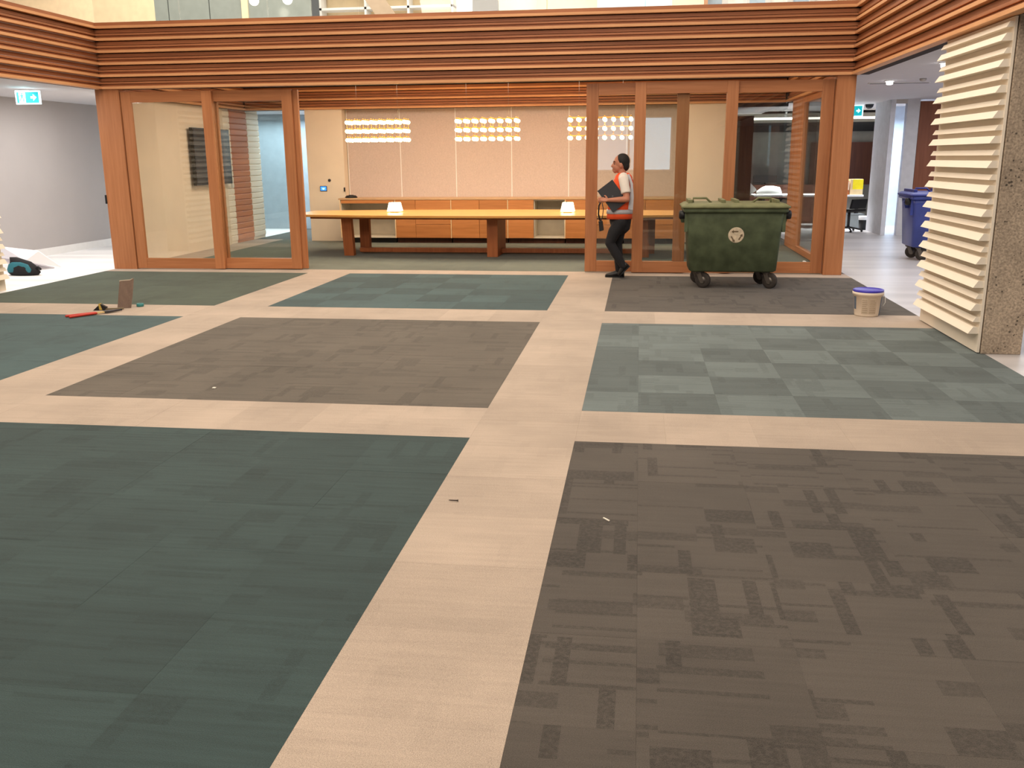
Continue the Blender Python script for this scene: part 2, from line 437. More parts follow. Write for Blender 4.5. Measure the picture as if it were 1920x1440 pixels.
# inner bulkheads of the meeting room
beam('trim_4', 'battened bulkhead over the fabric wall', (-7.8, 2.66, 18.04, 18.3, 2.56, 3.06), 0, -7.80, 2.62, 17.95, -1, 2.56, 3)
beam('trim_5', 'battened bulkhead over the side glazing', (2.70, 2.86, 13.4, 18.3, 2.56, 3.06), 1, 13.4, 17.95, 2.62, -1, 2.56, 3)
beam('trim_6', 'battened bulkhead over the television wall', (-8.0, -7.84, 13.4, 18.3, 2.56, 3.06), 1, 13.4, 17.95, -7.76, 1, 2.56, 3)

# ---- meeting room walls
struct(B(-8.05, -7.90, 13.25, 17.15, 0, 2.56).build('wall_room_left', CREAM))
def reflection_band_wall(y0, y1, mat, i):  # the slats are added shapes imitating bands reflected in the front glass
    w_ = struct(B(-8.05, -7.92, y0, y1, 0, 2.6).build('wall_reflection_bands', mat))
    me = MB().prism([(0, .10), (.018, .085), (.018, 0), (0, 0)], (0, 0, 0), (1, 0, 0), (0, 0, 1), (0, y1-y0-.01, 0)).mesh('slat_or_band', mat)
    for k in range(22): inst('slat_or_band', me, w_, (-7.92, y0+.005, .06+k*.113))
reflection_band_wall(17.15, 17.45, SLATW, 0); reflection_band_wall(17.45, 18.25, wood('band_wood', (186, 112, 68), (206, 132, 84), 1), 1); reflection_band_wall(18.25, 18.85, SLATW, 2)
struct(B(-6.58, -5.82, 18.0, 18.5, 0, 2.58).build('wall_pier', CREAM))
struct(B(.88, 1.62, 18.0, 18.5, 0, 2.58).build('wall_pier', CREAM))
wb = struct(B(-5.82, .88, 18.26, 18.5, 0, 2.58).build('wall_back', CREAM))
xs = [-5.80, -4.72, -3.60, -2.49, -1.37, -.26, .86]
for a, b in zip(xs, xs[1:]):
    B(a+.008, b-.008, 18.225, 18.26, .84, 2.57, bev=.004).build('fabric_panel', FAB, wb)
    MB().box(a-.008, a+.008, 18.222, 18.26, .84, 2.57).build('joint_strip', WHITE, wb)
# passage behind the left opening
struct(B(-10.3, -5.5, 21.2, 21.35, 0, 2.64).build('wall_passage', plain('passage_blue', (150, 164, 172), .7)))
struct(B(-6.62, -6.5, 18.5, 21.2, 0, 2.64).build('wall_passage', GREYP))
# side glazing (door_6): glass wall along the right of the meeting room
def make_side():
    d = struct(empty('door_6', (2.73, 15.5, 0)))
    def p(o): o.location = o.location-d.location; return o
    for y0, y1 in ((16.35, 17.55), (13.28, 13.42)):
        p(B(2.69, 2.77, y0, y1, 0, 2.56, bev=.004).build('stile', DOORW, d))
    p(B(2.69, 2.77, 13.42, 16.35, 0, .10, bev=.004).build('rail', DOORY, d))
    p(B(2.69, 2.77, 13.42, 16.35, 2.46, 2.56, bev=.004).build('rail', DOORY, d))
    p(B(2.724, 2.736, 13.42, 16.35, .10, 2.46).build('glass_pane', GLASS, d))
make_side()
# glazed screen in the right-hand rear opening
d = struct(empty('window_1', (2.15, 18.3, 0)))
MB().box(-.52, .56, -.012, .012, .04, 2.5).build('glass_pane', GLASS, d)
MB().box(-.53, .57, -.03, .03, 0, .04).box(-.53, .57, -.03, .03, 2.5, 2.56).build('window_frame', DARKG, d)

# ---- sliding glass doors
def leaf(n, x0, x1, y, label, sw=.15, top=2.585):
    d = struct(empty(n, (x0, y, 0)), label); W = x1-x0
    B(0, sw, 0, .055, .012, top, bev=.004).build('stile', DOORW, d)
    B(W-sw, W, 0, .055, .012, top, bev=.004).build('stile', DOORW, d)
    B(sw, W-sw, .004, .051, .012, .165, bev=.003).build('rail', DOORH, d)
    B(sw, W-sw, .004, .051, top-.15, top, bev=.003).build('rail', DOORH, d)
    B(sw, W-sw, .022, .032, .165, top-.15).build('glass_pane', GLASS, d)
    return d
leaf('door_1', -7.57, -6.17, 13.07, 'sliding timber-framed glass door beside the left jamb')
leaf('door_2', -6.32, -4.985, 13.135, 'sliding timber-framed glass door at the left edge of the doorway')
leaf('door_5', -6.30, -4.915, 13.20, 'stacked glass door behind the left sliding door')
leaf('door_3', -.75, .65, 13.135, 'sliding timber-framed glass door behind the walking man', .165)
leaf('door_4', -.085, 1.29, 13.07, 'sliding timber-framed glass door left of the green bin')
leaf('door_7', 1.14, 2.535, 13.135, 'timber-framed glass door behind the green bin')
j = struct(B(-7.95, -7.58, 13.05, 13.26, 0, 2.625, bev=.004).build('trim_7', DOORW), 'broad timber jamb left of the glass doors')
MB().box(-7.975, -7.945, 13.045, 13.10, .98, 1.11).build('lock_plate', BLACK, j)
struct(B(2.545, 2.79, 13.05, 13.26, 0, 2.625, bev=.004).build('trim_8', DOORW), 'broad timber jamb right of the glass doors')

# ---- right corridor beyond
struct(B(4.95, 5.04, 19.85, 21.1, 0, 2.68).build('wall_corridor_pier', plain('cool_white', (214, 216, 224), .7)))
struct(B(5.26, 5.50, 19.85, 20.0, 0, 2.68).build('wall_corridor', plain('cool_grey', (200, 200, 204), .7)))
struct(B(5.04, 5.26, 19.85, 20.0, 2.60, 2.68).build('wall_corridor_lintel', GREYP))
struct(B(5.51, 6.5, 19.86, 19.92, 0, 2.64).build('door_8', wood('corridor_door_timber', (122, 72, 50), (142, 88, 64), 2)), 'tall timber door at the end of the right corridor')
struct(B(6.5, 8.7, 19.85, 20.0, 0, 2.68).build('wall_corridor', plain('cool_grey', (200, 200, 204), .7)))
struct(B(5.50, 8.6, 22.6, 22.7, 0, 2.68).build('wall_store', plain('store_blue', (206, 222, 240), .7)))
# lounge beyond: cove, dark band, pale band, dark wall
lw = struct(B(1.7, 6.4, 24.2, 24.4, 0, 2.62).build('wall_lounge', plain('lounge_wall', (122, 120, 114), .7)))
B(1.7, 6.4, 24.16, 24.2, 2.18, 2.40).build('dark_band', BLACK, lw)
B(4.2, 6.4, 24.15, 24.2, 0.9, 1.92).build('dark_panel', DARKW, lw)
B(1.7, 6.4, 24.0, 24.06, 2.47, 2.52).build('light_cove', emit('cove_light', (255, 246, 232), 3.0), lw)
struct(B(1.7, 2.42, 21.0, 21.3, 0, 2.45).build('wall_walnut', DARKW), 'dark walnut wall panel behind the meeting room')

# ---- mezzanine seen over the beam
mz = plain('mezzanine_plaster', (238, 216, 180), .8)
struct(B(-14, -8.98, 17.0, 17.2, 3.46, 7).build('wall_mezzanine', mz))
gy = plain('grey_glazing', (150, 156, 152), .15, .05, spec=.8)
g_ = struct(empty('window_3', (-7.5, 17, 3.46)), 'grey glazed partition on the mezzanine')
for a, b in ((-8.98, -8.72), (-8.70, -7.92), (-7.90, -7.28), (-7.16, -5.97)):
    MB().box(a+7.5, b+7.5, 0, .04, 0, 2.6).build('glass_pane', gy, g_)
MB().box(-7.28+7.5, -7.16+7.5, -.03, .06, 0, 2.6).build('mullion', mz, g_)
struct(B(-5.95, -1.9, 17.6, 17.8, 3.46, 7).build('wall_mezzanine_bay', mz))
sh = tag(empty('shelf_unit', (-4.6, 17.4, 3.46)), 'cream open shelving on the mezzanine above the doorway', 'shelf')
for z in (.05, .42, .8, 1.18, 1.56): B(-1.3, 1.2, -.15, .15, z, z+.04).build('shelf', WHITE, sh)
for x in (-1.3, -.45, .35, 1.16): B(x, x+.04, -.15, .15, 0, 1.6).build('side_panel', WHITE, sh)
struct(B(-3.27, -2.98, 16.9, 17.15, 3.46, 7).build('wall_mezzanine_post', WHITE), 'white post on the mezzanine')
st = struct(MB().prism([(0, 0), (.35, 0), (-1.0, 1.9), (-1.35, 1.9)], (-4.2, 16.4, 3.46), (1, 0, 0), (0, 0, 1), (0, .08, 0)).build('stair_stringer', plain('stringer', (186, 164, 142), .7)), 'sloping stair stringer on the mezzanine')
bn = tag(MB().prism([(0, .0), (.14, 0), (.30, .5), (.26, 1.2), (-.14, 1.2), (-.16, .4)], (-2.78, 16.6, 3.47), (1, 0, 0), (0, 0, 1), (0, .12, 0)).build('hanging_sack', plain('charcoal_cloth', (58, 56, 58), .9)), 'charcoal cloth sack beside the white post on the mezzanine', 'sack')
struct(B(-1.9, -.8, 17.4, 17.6, 3.46, 7).build('wall_mezzanine_tan', plain('tan_wall', (206, 180, 146), .8)))
struct(B(-.8, .48, 17.0, 17.1, 3.46, 7).build('window_4', plain('blue_glazing', (158, 198, 220), .3, .1, 1.5)), 'pale blue glazing on the mezzanine')
struct(B(.48, 1.06, 16.6, 17.1, 3.46, 7).build('wall_mezzanine_pillar', plain('terracotta_pillar', (198, 150, 118), .7)), 'terracotta pillar on the mezzanine')
w5 = struct(empty('window_5', (1.06, 17, 3.46)), 'bright white window on the mezzanine')
for k in range(6):
    MB().box(k*.36, k*.36+.26, 0, .04, 0, 2.6).build('window_pane', plain('bright_pane' if k % 2 else 'pale_blue_pane', (248, 244, 238) if k % 2 else (188, 208, 226), .4), w5)
    MB().box(k*.36+.26, k*.36+.36, -.02, .06, 0, 2.6).build('mullion', WHITE, w5)
struct(B(3.2, 9, 17, 17.2, 3.46, 7).build('wall_mezzanine_right', mz))
def globe(x, y, z, s, lab):  # added globes stand in for bright light spots and glass reflections upstairs
    e = tag(empty('standin_globe', (x, y, z)), lab, 'lamp', 'added globes for light spots on the mezzanine')
    MB().ball((0, 0, 0), s, 14).build('globe', emit('globe_glow', (255, 246, 226), 4.0), e)
    MB().tube([(0, 0, s*.9), (0, 0, 8-z)], .006, 6).build('cord', BLACK, e)
    MB().lathe([(.03, s*.85), (.035, s*1.25), (.01, s*1.35)], (0, 0, 0), 10).build('globe_cap', BLACK, e)
globe(-6.75, 16.3, 4.31, .085, 'left one of two added globes imitating light reflections in the grey glazing upstairs')
globe(-6.14, 16.3, 4.31, .085, 'right one of two added globes imitating light reflections in the grey glazing upstairs')
globe(.72, 16.3, 4.22, .075, 'added glowing globe at a bright spot in front of the terracotta pillar upstairs')
# balustrade
bal = struct(empty('balustrade', (0, 13.16, 3.5)), 'clear glass balustrade along the mezzanine edge')
x = -7.9
while x < 2.6:
    MB().box(x+.006, min(x+1.32, 2.9)-.006, -.008, .008, 0, 1.1).build('glass_pane', GLASS, bal); x += 1.32
MB().box(-7.9, 2.9, -.02, .02, 0, .03).build('base_channel', plain('steel', (150, 146, 140), .35, metal=.9), bal)

# ---- concrete piers
cp = struct(B(2.83, 3.14, 7.82, 9.46, 0, 2.68).build('wall_concrete_pier', CONC, bevel=.006), 'raw concrete pier behind the white louvre panel')
struct(B(-8.50, -8.04, 8.9, 10.45, 0, 2.68).build('wall_concrete_pier', CONC, bevel=.006), 'raw concrete pier behind the left louvre panel')

# ================================================================== THINGS
def louvre(x, y0, y1, out, label):
    e = tag(empty('louvre_panel', (x, y0, 0)), label, 'louvre panel', 'white louvre panels on the concrete piers')
    L = y1-y0
    pl = [(-.02, 0), (0, 0), (0, 2.61), (-.02, 2.61)]
    MB().prism(pl, (0, 0, .01), (out, 0, 0), (0, 0, 1), (0, L, 0)).build('backing_board', SLATW, e)
    def fin(d, dt, h): return MB().prism([(0, 0), (d, 0), (dt, h), (0, h)], (0, 0, 0), (out, 0, 0), (0, 0, 1), (0, L-.02, 0)).mesh('louvre_fin', SLATW)
    big, small = fin(.082, .046, .056), fin(.054, .031, .042)
    for k in range(13):
        inst('louvre_fin', big, e, (0, .01, .165+k*.19))
        if k < 13: inst('louvre_fin', small, e, (0, .01, .165+k*.19+.098))
    return e
louvre(2.80, 7.83, 9.43, -1, 'tall white louvre panel fixed to the concrete pier at right')
louvre(-7.99, 8.95, 10.62, 1, 'white louvre panel at the left edge, beside the white floor')

# ---- long meeting table
tb = tag(empty('meeting_table', (-2.4, 15.6, 0)), 'long boat-shaped oak meeting table with trestle legs', 'table')
n = 24; top = []
for i in range(n+1):
    s = -1+2*i/n; top.append((s*3.42, -(.95-.38*s*s)))
prof = top+[(x, -y) for x, y in reversed(top)]
MB().prism(prof, (0, 0, .665), (1, 0, 0), (0, 1, 0), (0, 0, .04)).build('table_top', TABW, tb, bevel=.006)
prof2 = [(x*.93, y*.62) for x, y in prof]
MB().prism(prof2, (0, 0, .62), (1, 0, 0), (0, 1, 0), (0, 0, .045)).build('apron', TABL, tb)
for x in (-2.5, 2.5):
    MB().prism([(-.085, 0), (.085, 0), (.055, .62), (-.115, .62)], (x, -.42, 0), (1, 0, 0), (0, 0, 1), (0, .12, 0)).build('leg', TABL, tb)
    MB().prism([(-.085, 0), (.085, 0), (.085, .62), (-.085, .62)], (x+.10, .20, 0), (1, 0, 0), (0, 0, 1), (0, .12, 0)).build('leg', TABL, tb)
B(-.09, .09, -.50, .45, 0, .62, bev=.004).build('leg', TABL, tb)
for s in (-1, 1): B(*sorted((s*.09, s*2.42)), -.06, .06, .03, .10, bev=.003).build('stretcher', TABL, tb)
# table lamps
def table_lamp(x, y, lab):
    e = tag(empty('table_lamp', (x, y, .705)), lab, 'lamp', 'small white table lamps on the meeting table')
    def sq(h, z): return [(-h, -h, z), (h, -h, z), (h, h, z), (-h, h, z)]
    MB().loft([sq(.115, .02), sq(.085, .17)], smooth=False).build('lamp_shade', plain('lamp_shade_white', (255, 244, 220), .6, .02, emit=(255, 232, 190), estr=4.5), e, bevel=.006)
    B(-.07, .07, -.07, .07, 0, .02).build('base', plain('brass', (190, 150, 90), .3, metal=1), e)
    MB().tube([(-.02, 0, .165), (-.02, 0, .19)], .006, 6).build('finial', BLACK, e)
table_lamp(-4.18, 15.62, 'small glowing white lamp on the left part of the table')
table_lamp(-1.18, 15.55, 'small glowing white lamp on the table near the walking man')

# ---- chandeliers
bulb_me = MB().ball((0, 0, 0), (.036, .036, .034), 10).mesh('bulb', emit('bulb_glow', (255, 234, 180), 6.0))
sock_me = MB().lathe([(.012, .028), (.014, .055), (.006, .06)], (0, 0, 0), 8).mesh('bulb_holder', plain('gold', (190, 140, 70), .3, metal=1))
def chandelier(x, lab):
    e = tag(empty('chandelier', (x, 15.7, 1.90)), lab, 'chandelier', 'rows of bulbs hung over the meeting table')
    f = MB(); W, D, H = 1.0, .28, .30
    for k in range(3):
        z = k*.145+.055
        for yy in (-D/2, D/2): f.tube([(-W/2, yy, z), (W/2, yy, z)], .005, 6)
        for i in range(8): f.tube([(-W/2+i*W/7, -D/2, z), (-W/2+i*W/7, D/2, z)], .004, 6)
    for i in range(8):
        for yy in (-D/2, D/2): f.tube([(-W/2+i*W/7, yy, .0), (-W/2+i*W/7, yy, .36)], .004, 6)
    f.build('wire_frame', plain('gold', (190, 140, 70), .3, metal=1), e)
    c = MB()
    for i in (1, 6): c.tube([(-W/2+i*W/7, 0, .35), (-W/2+i*W/7, 0, 1.16)], .0012, 6)
    c.tube([(-W/2, 0, .35), (W/2, 0, .35)], .004, 6)
    c.build('suspension_cable', plain('steel', (150, 146, 140), .35, metal=.9), e)
    for k in range(3):
        for i in range(8):
            for yy in (-D/2, 0, D/2):
                inst('bulb', bulb_me, e, (-W/2+i*W/7, yy, k*.145+.02))
                inst('bulb_holder', sock_me, e, (-W/2+i*W/7, yy, k*.145+.02))
chandelier(-4.45, 'left chandelier of three rows of glowing bulbs over the table')
chandelier(-2.55, 'middle chandelier of three rows of glowing bulbs over the table')
chandelier(-.66, 'right chandelier of glowing bulbs, half behind the glass door')

# ---- sideboard cabinets
EDGE = plain('cabinet_edge', (240, 206, 160), .5, .02)
INNER = plain('cabinet_inside', (206, 196, 178), .6, .04)
cx = [-5.81+i*1.107 for i in range(7)]
clabs = ['open cabinet with its door missing at the left end of the sideboard', 'closed oak cabinet with drawers, right of the open end cabinet',
         'closed oak cabinet behind the middle of the table', 'oak cabinet with an open right half', 'oak cabinet with drawers behind the glass door',
         'oak cabinet at the right end of the sideboard']
for i in range(6):
    x0 = cx[i]; W = 1.107
    e = tag(empty('cabinet', (x0, 17.60, 0)), clabs[i], 'cabinet', 'oak sideboard cabinets under the fabric wall')
    c = MB()
    c.box(.004, .022, 0, .60, .10, .83).box(W-.022, W-.004, 0, .60, .10, .83).box(.022, W-.022, 0, .60, .10, .12).box(.022, W-.022, 0, .60, .81, .83).box(.022, W-.022, .58, .60, .12, .81)
    if i == 3: c.box(.50, .518, .02, .58, .12, .81)
    c.build('carcass', INNER if i in (0, 3) else CABW, e)
    MB().box(-.007, .007, -.026, .0, .10, .83).build('edge_strip', EDGE, e)
    B(.01, W-.01, .06, .58, 0.001, .10).build('plinth', DARKW if i else BLACK, e)
    def front(a, b, z0, z1, nm='door'):
        dd = B(a, b, -.022, -.002, z0, z1, bev=.002).build(nm, CABW, e); return dd
    if i == 0:
        front(.022, W-.022, .765, .828, 'fascia')
    elif i == 3: front(.012, .50, .105, .828)
    elif i in (1, 4, 5):
        front(.012, .40, .105, .828); front(.405, W-.012, .105, .36, 'drawer'); front(.405, W-.012, .366, .60, 'drawer'); front(.405, W-.012, .606, .828, 'drawer')
    else: front(.012, W/2-.003, .105, .828); front(W/2+.003, W-.012, .105, .828)
tag(B(-5.84, .86, 17.57, 18.224, .832, .862, bev=.003).build('worktop', plain('worktop', (196, 160, 122), .45)), 'continuous pale worktop along the sideboard cabinets', 'worktop')
ph = tag(empty('conference_phone', (-5.66, 17.85, .863)), 'flat black conference phone at the left end of the worktop', 'phone')
MB().lathe([(.12, 0), (.12, .02), (.09, .045), (.02, .05)], (0, 0, 0), 20).build('base', BLACK, ph)
MB().lathe([(.05, .046), (.045, .056), (.01, .058)], (0, 0, 0), 16).build('speaker_grille', DARKG, ph)
tag(MB().box(-5.845, -5.82, 17.97, 17.998, .98, 1.06, bev=.003).build('wall_switch', BLACK), 'small black switch on the pier edge beside the sideboard', 'switch')
tp = tag(empty('touch_panel', (-6.27, 17.998, 1.04)), 'small blue-lit touch panel on the cream pier', 'panel')
B(-.07, .07, -.014, .002, -.05, .05, bev=.004).build('body', BLACK, tp)
B(-.06, .06, -.017, -.014, -.04, .04).build('screen', emit('blue_screen', (60, 140, 250), 1.0), tp)
MB().box(-.03, .03, -.019, -.017, .0, .012).box(-.02, .02, -.019, -.017, -.02, -.008).build('screen_marks', emit('pale_blue', (190, 225, 255), 1.2), tp)
se = tag(empty('wall_sensor', (-6.14, 18.0, 1.20)), 'small dark round sensor on the cream pier above the touch panel', 'sensor')
MB().lathe([(.028, 0), (.028, .012), (.018, .02), (.004, .022)], (0, 0, 0), 14, axis=1).build('body', DARKG, se)
se.children[0].scale = (1, -1, 1)

# ---- television
tv = tag(empty('television', (-7.82, 16.40, 1.67)), 'black wall-mounted television on the left room wall', 'television')
B(-.03, .03, -.74, .74, -.50, .50, bev=.006).build('body', BLACK, tv)
B(.0301, .034, -.72, .72, -.47, .48).build('screen', plain('tv_screen', (34, 32, 36), .12, .05), tv)
B(-.08, -.03, -.3, .3, -.2, .2).build('wall_bracket', DARKG, tv)
B(-.02, .02, .76, .80, -.58, -.46).build('cable_outlet', WHITE, tv)
# lectern-like things in the passage are only hinted: a brace and a box on the passage wall
bx = tag(empty('socket_box', (-6.66, 19.6, 1.1)), 'dark socket box with a loose white cable in the left passage', 'socket box')
B(-.04, .04, -.12, .12, -.08, .16, bev=.004).build('body', plain('taupe_box', (110, 100, 92), .6), bx)
MB().tube([(-.04, -.05, 0), (-.12, -.1, -.12), (-.06, -.16, -.3), (-.05, -.16, -.8)], .012, 8).build('cable', WHITE, bx)

# ---- wheeled bins
def make_bin(name, body, lidm, label, loc, rotz=0):
    e = tag(empty(name, loc), label, 'bin'); e.rotation_euler[2] = rotz
    def ring(hx, y0, y1, z, r=.05):
        pts = []
        for cxs, cys, a0 in ((hx-r, y1-r, 0), (-hx+r, y1-r, 90), (-hx+r, y0+r, 180), (hx-r, y0+r, 270)):
            for q in range(4):
                a = math.radians(a0+q*30); pts.append((cxs+r*math.cos(a), cys+r*math.sin(a), z))
        return pts
    # outer shell tapering to the base
    MB().loft([ring(.50, -.27, .29, .205, .04), ring(.53, -.30, .31, .225), ring(.575, -.345, .345, .86), ring(.585, -.355, .355, .95)]).build('body', body, e)
    rim = MB().loft([ring(.60, -.375, .375, .935), ring(.625, -.395, .395, .945), ring(.625, -.395, .395, .985), ring(.60, -.38, .38, .99)])
    for sx in (-.585, .585): rim.box(sx-.02, sx+.02, -.31, -.25, .70, .93)
    rim.build('rim', body, e)
    lid = MB().loft([ring(.635, -.41, .40, .988), ring(.645, -.42, .405, .998), ring(.645, -.42, .405, 1.012), ring(.625, -.40, .39, 1.022), ring(.60, -.36, .36, 1.040), ring(.55, -.30, .32, 1.048)]).build('lid', lidm, e)
    for x in (-.54, -.14, .02, .50): B(x-.025, x+.025, -.26, .3, 1.04, 1.085, bev=.006).build('lid_rib', lidm, lid)
    for sx in (-1, 1):
        MB().tube([(sx*.50, -.1, 1.04), (sx*.50, -.1, 1.10), (sx*.34, -.1, 1.10), (sx*.27, -.1, 1.035)] if sx < 0 else [(sx*.21, -.1, 1.035), (sx*.29, -.1, 1.10), (sx*.44, -.1, 1.10), (sx*.44, -.1, 1.04)], .014, 8).build('lid_handle', lidm, lid)
    for sx in (-1, 1):
        o = MB().lathe([(.05, 0), (.055, .02), (.055, .075), (.03, .085)], (.59, -.24, .905), 18, axis=0).build('trunnion', BLACK, e)
        o.scale = (sx, 1, 1)
        MB().prism([(0, 0), (.06, 0), (.09, .10), (0, .12)], (sx*.575, -.12, .80), (sx, 0, 0), (0, 0, 1), (0, .10, 0)).build('side_bracket', body, e)
    tyre = plain('worn_tyre', (60, 54, 50), .85, .2, 20); steel = plain('dull_steel', (110, 104, 98), .45, .2, 15, metal=.7)
    for sx, sy, ang in ((-.40, -.20, 25), (.42, -.20, 35), (-.44, .22, 20), (.36, .22, 30)):
        cst = MB().lathe([(.045, .0), (.05, -.02), (.03, -.04)], (0, 0, .21), 14)
        for s2 in (-1, 1): cst.prism([(-.03, .20), (.03, .20), (.075, .09), (.075, .06), (.035, .06)], (0, s2*.032-.003, 0), (1, 0, 0), (0, 0, 1), (0, .006, 0))
        c = cst.build('caster', steel, e); c.location = (sx, sy, 0); c.rotation_euler[2] = math.radians(-ang)
        wl = MB().lathe([(.055, -.024), (.092, -.024), (.098, -.012), (.098, .012), (.092, .024), (.055, .024)], (.055, 0, .098), 24, axis=1)
        wl.build('wheel', tyre, c)
        MB().lathe([(.012, -.03), (.045, -.027), (.05, 0), (.045, .027), (.012, .03)], (.055, 0, .098), 16, axis=1).build('wheel_hub', steel, c)
    return e
gb = plain('green_bin_plastic', (84, 94, 70), .6, .28, 7, spec=.3)
gl = plain('green_bin_lid', (116, 118, 84), .6, .2, 9, spec=.3)
green = make_bin('wheeled_bin', gb, gl, 'dirty dark green four-wheeled bin with a round white sticker', (1.17, 11.86, .001))
# round sticker with a dark recycling-like emblem, lying on the sloped front face
sk = MB().lathe([(.095, 0), (.096, .003), (.090, .005)], (0, 0, 0), 28, axis=1).build('sticker', plain('sticker_white', (206, 190, 164), .7, .18, 30), green)
sk.scale = (1, -1, 1); sk.location = (.02, -.3325, .665); sk.rotation_euler = (math.radians(4.05), 0, 0)
em = MB()
for a in (90, 210, 330):
    a = math.radians(a); ca, sa = math.cos(a), math.sin(a)
    px_, pz_ = .045*ca, .045*sa
    t = (-sa, ca)
    em.prism([(px_+t[0]*.035, pz_+t[1]*.035), (px_-t[0]*.025, pz_-t[1]*.025), (px_-t[0]*.025+ca*.016, pz_-t[1]*.025+sa*.016), (px_+t[0]*.035+ca*.016, pz_+t[1]*.035+sa*.016)], (0, .005, -.01), (1, 0, 0), (0, 0, 1), (0, .001, 0))
    em.prism([(px_+t[0]*.03-ca*.012, pz_+t[1]*.03-sa*.012), (px_+t[0]*.03+ca*.028, pz_+t[1]*.03+sa*.028), (px_+t[0]*.06+ca*.006, pz_+t[1]*.06+sa*.006)], (0, .005, -.01), (1, 0, 0), (0, 0, 1), (0, .001, 0))
em.build('emblem', plain('emblem_brown', (110, 92, 70), .8, .3, 40), sk)
bb_ = plain('blue_bin_plastic', (60, 72, 142), .3, .12, 6)
make_bin('wheeled_bin', bb_, plain('blue_bin_lid', (50, 58, 130), .4, .1, 6), 'blue four-wheeled bin half hidden behind the white louvre panel', (4.74, 15.22, .001))

# ---- bucket
bk = tag(empty('bucket', (2.355, 9.70, 0)), 'white plastic bucket with a blue lid standing on the cream strip', 'bucket')
MB().lathe([(.118, .001), (.122, .012), (.138, .215), (.152, .217), (.154, .245), (.146, .248)], (0, 0, 0), 32).build('body', plain('bucket_white', (226, 212, 194), .45, .03), bk)
MB().lathe([(.146, .247), (.150, .249), (.150, .268), (.142, .272), (.132, .266), (.02, .264)], (0, 0, 0), 32).build('lid', plain('lid_blue', (66, 58, 176), .35, .08), bk)
def curved(r0, r1, z0, z1, a0, a1, t=.0012, n=10):
    mb = MB(); lo = []
    def P(a, f, r): 
        a = math.radians(a); return (r*math.cos(a), r*math.sin(a), z0+(z1-z0)*f)
    for i in range(n):
        b0, b1 = a0+(a1-a0)*i/n, a0+(a1-a0)*(i+1)/n
        q = [P(b0, 0, r0+t), P(b1, 0, r0+t), P(b1, 1, r1+t), P(b0, 1, r1+t)]
        q2 = [P(b0, 0, r0), P(b1, 0, r0), P(b1, 1, r1), P(b0, 1, r1)]
        mb.loft([q2, q], smooth=False)
    return mb
def rz(z): return .122+(z-.012)/.203*.016
for a0, a1 in ((-128, -98), (-96, -62)):
    lab_ = curved(rz(.03), rz(.195), .03, .195, a0, a1).build('paper_label', plain('label_grey', (190, 174, 154), .7, .05), bk)
    pr = MB()
    for k in range(7):
        z = .045+k*.02
        q = curved(rz(z)+.0013, rz(z+.005)+.0013, z, z+.005, a0+3, a1-3-R.uniform(0, 8), .0006, 5)
        tmp = q.mesh('x'); pr.bm.from_mesh(tmp); bpy.data.meshes.remove(tmp)
    pr.build('label_text', plain('label_ink', (150, 134, 116), .8), lab_)
curved(rz(.01), rz(.20), .01, .20, -35, -5).build('paper_label', plain('label_dark', (88, 100, 116), .6, .2, 60), bk)
curved(rz(.07), rz(.20), .07, .20, -178, -158).build('paper_label', plain('label_dark', (88, 100, 116), .6, .2, 60), bk)
MB().tube([(.146, 0, .22), (.165, -.02, .19), (.166, -.03, .14), (.150, -.02, .10)], .004, 6).build('handle', WHITE, bk)

# ---- tools and scraps on the floor
tl = tag(empty('bolt_cutter', (-5.78, 8.98, 0)), 'red-handled long-armed hand tool lying on the carpet edge', 'tool')
tl.rotation_euler[2] = math.radians(56)
RED = plain('red_grip', (186, 52, 36), .5)
for s in (-1, 1):
    MB().tube([(-.26, s*.045, .018), (-.05, s*.028, .018), (.03, s*.016, .018)], .013, 10, round_ends=True).build('handle', RED, tl)
    MB().box(.03, .12, s*.012-.008, s*.012+.008, .012, .026).build('arm', plain('worn_yellow', (206, 178, 120), .6), tl)
MB().prism([(.12, -.03), (.20, -.03), (.32, -.006), (.32, .006), (.20, .03), (.12, .03)], (0, 0, .010), (1, 0, 0), (0, 1, 0), (0, 0, .018)).build('jaw', DARKG, tl)
cb = tag(empty('cardboard_offcut', (-5.68, 9.45, 0)), 'grey-brown carpet offcut standing upright on the cream strip', 'offcut')
cb.rotation_euler[2] = math.radians(18)
MB().prism([(-.085, 0), (.060, 0), (.088, .15), (.112, .325), (.098, .328), (.07, .312), (-.02, .308), (-.040, .303)], (0, 0, .001), (1, 0, .0), (0, .12, 1), (0, .010, 0)).build('sheet', carpet('offcut_grey', (128, 108, 96), .1, .1, .9), cb)
MB().prism([(-.042, .295), (-.02, .301), (.07, .304), (.100, .320), (.102, .328), (.07, .315), (-.040, .308)], (0, -.003, .001), (1, 0, 0), (0, .12, 1), (0, .015, 0)).build('frayed_edge', plain('fray', (186, 170, 152), .9), cb)
cs = tag(empty('cable_reel', (-5.575, 9.58, 0)), 'small teal roll of tape beside the upright offcut', 'tape')
MB().lathe([(.035, 0), (.04, .004), (.04, .032), (.035, .036), (.02, .036), (.02, .03)], (0, 0, .001), 20).build('roll', plain('teal_tape', (60, 130, 130), .5), cs)
MB().lathe([(.019, 0), (.019, .034)], (0, 0, .001), 14).build('core', DARKG, cs)
hz = tag(empty('trimming_knife', (-5.86, 9.30, 0)), 'black and yellow trimming tool on the cream strip behind the red handles', 'tool')
hz.rotation_euler[2] = math.radians(15)
MB().prism([(-.10, 0), (.02, 0), (.05, .03), (-.02, .07)], (0, -.02, .001), (1, 0, 0), (0, 0, 1), (0, .05, 0)).build('body', BLACK, hz)
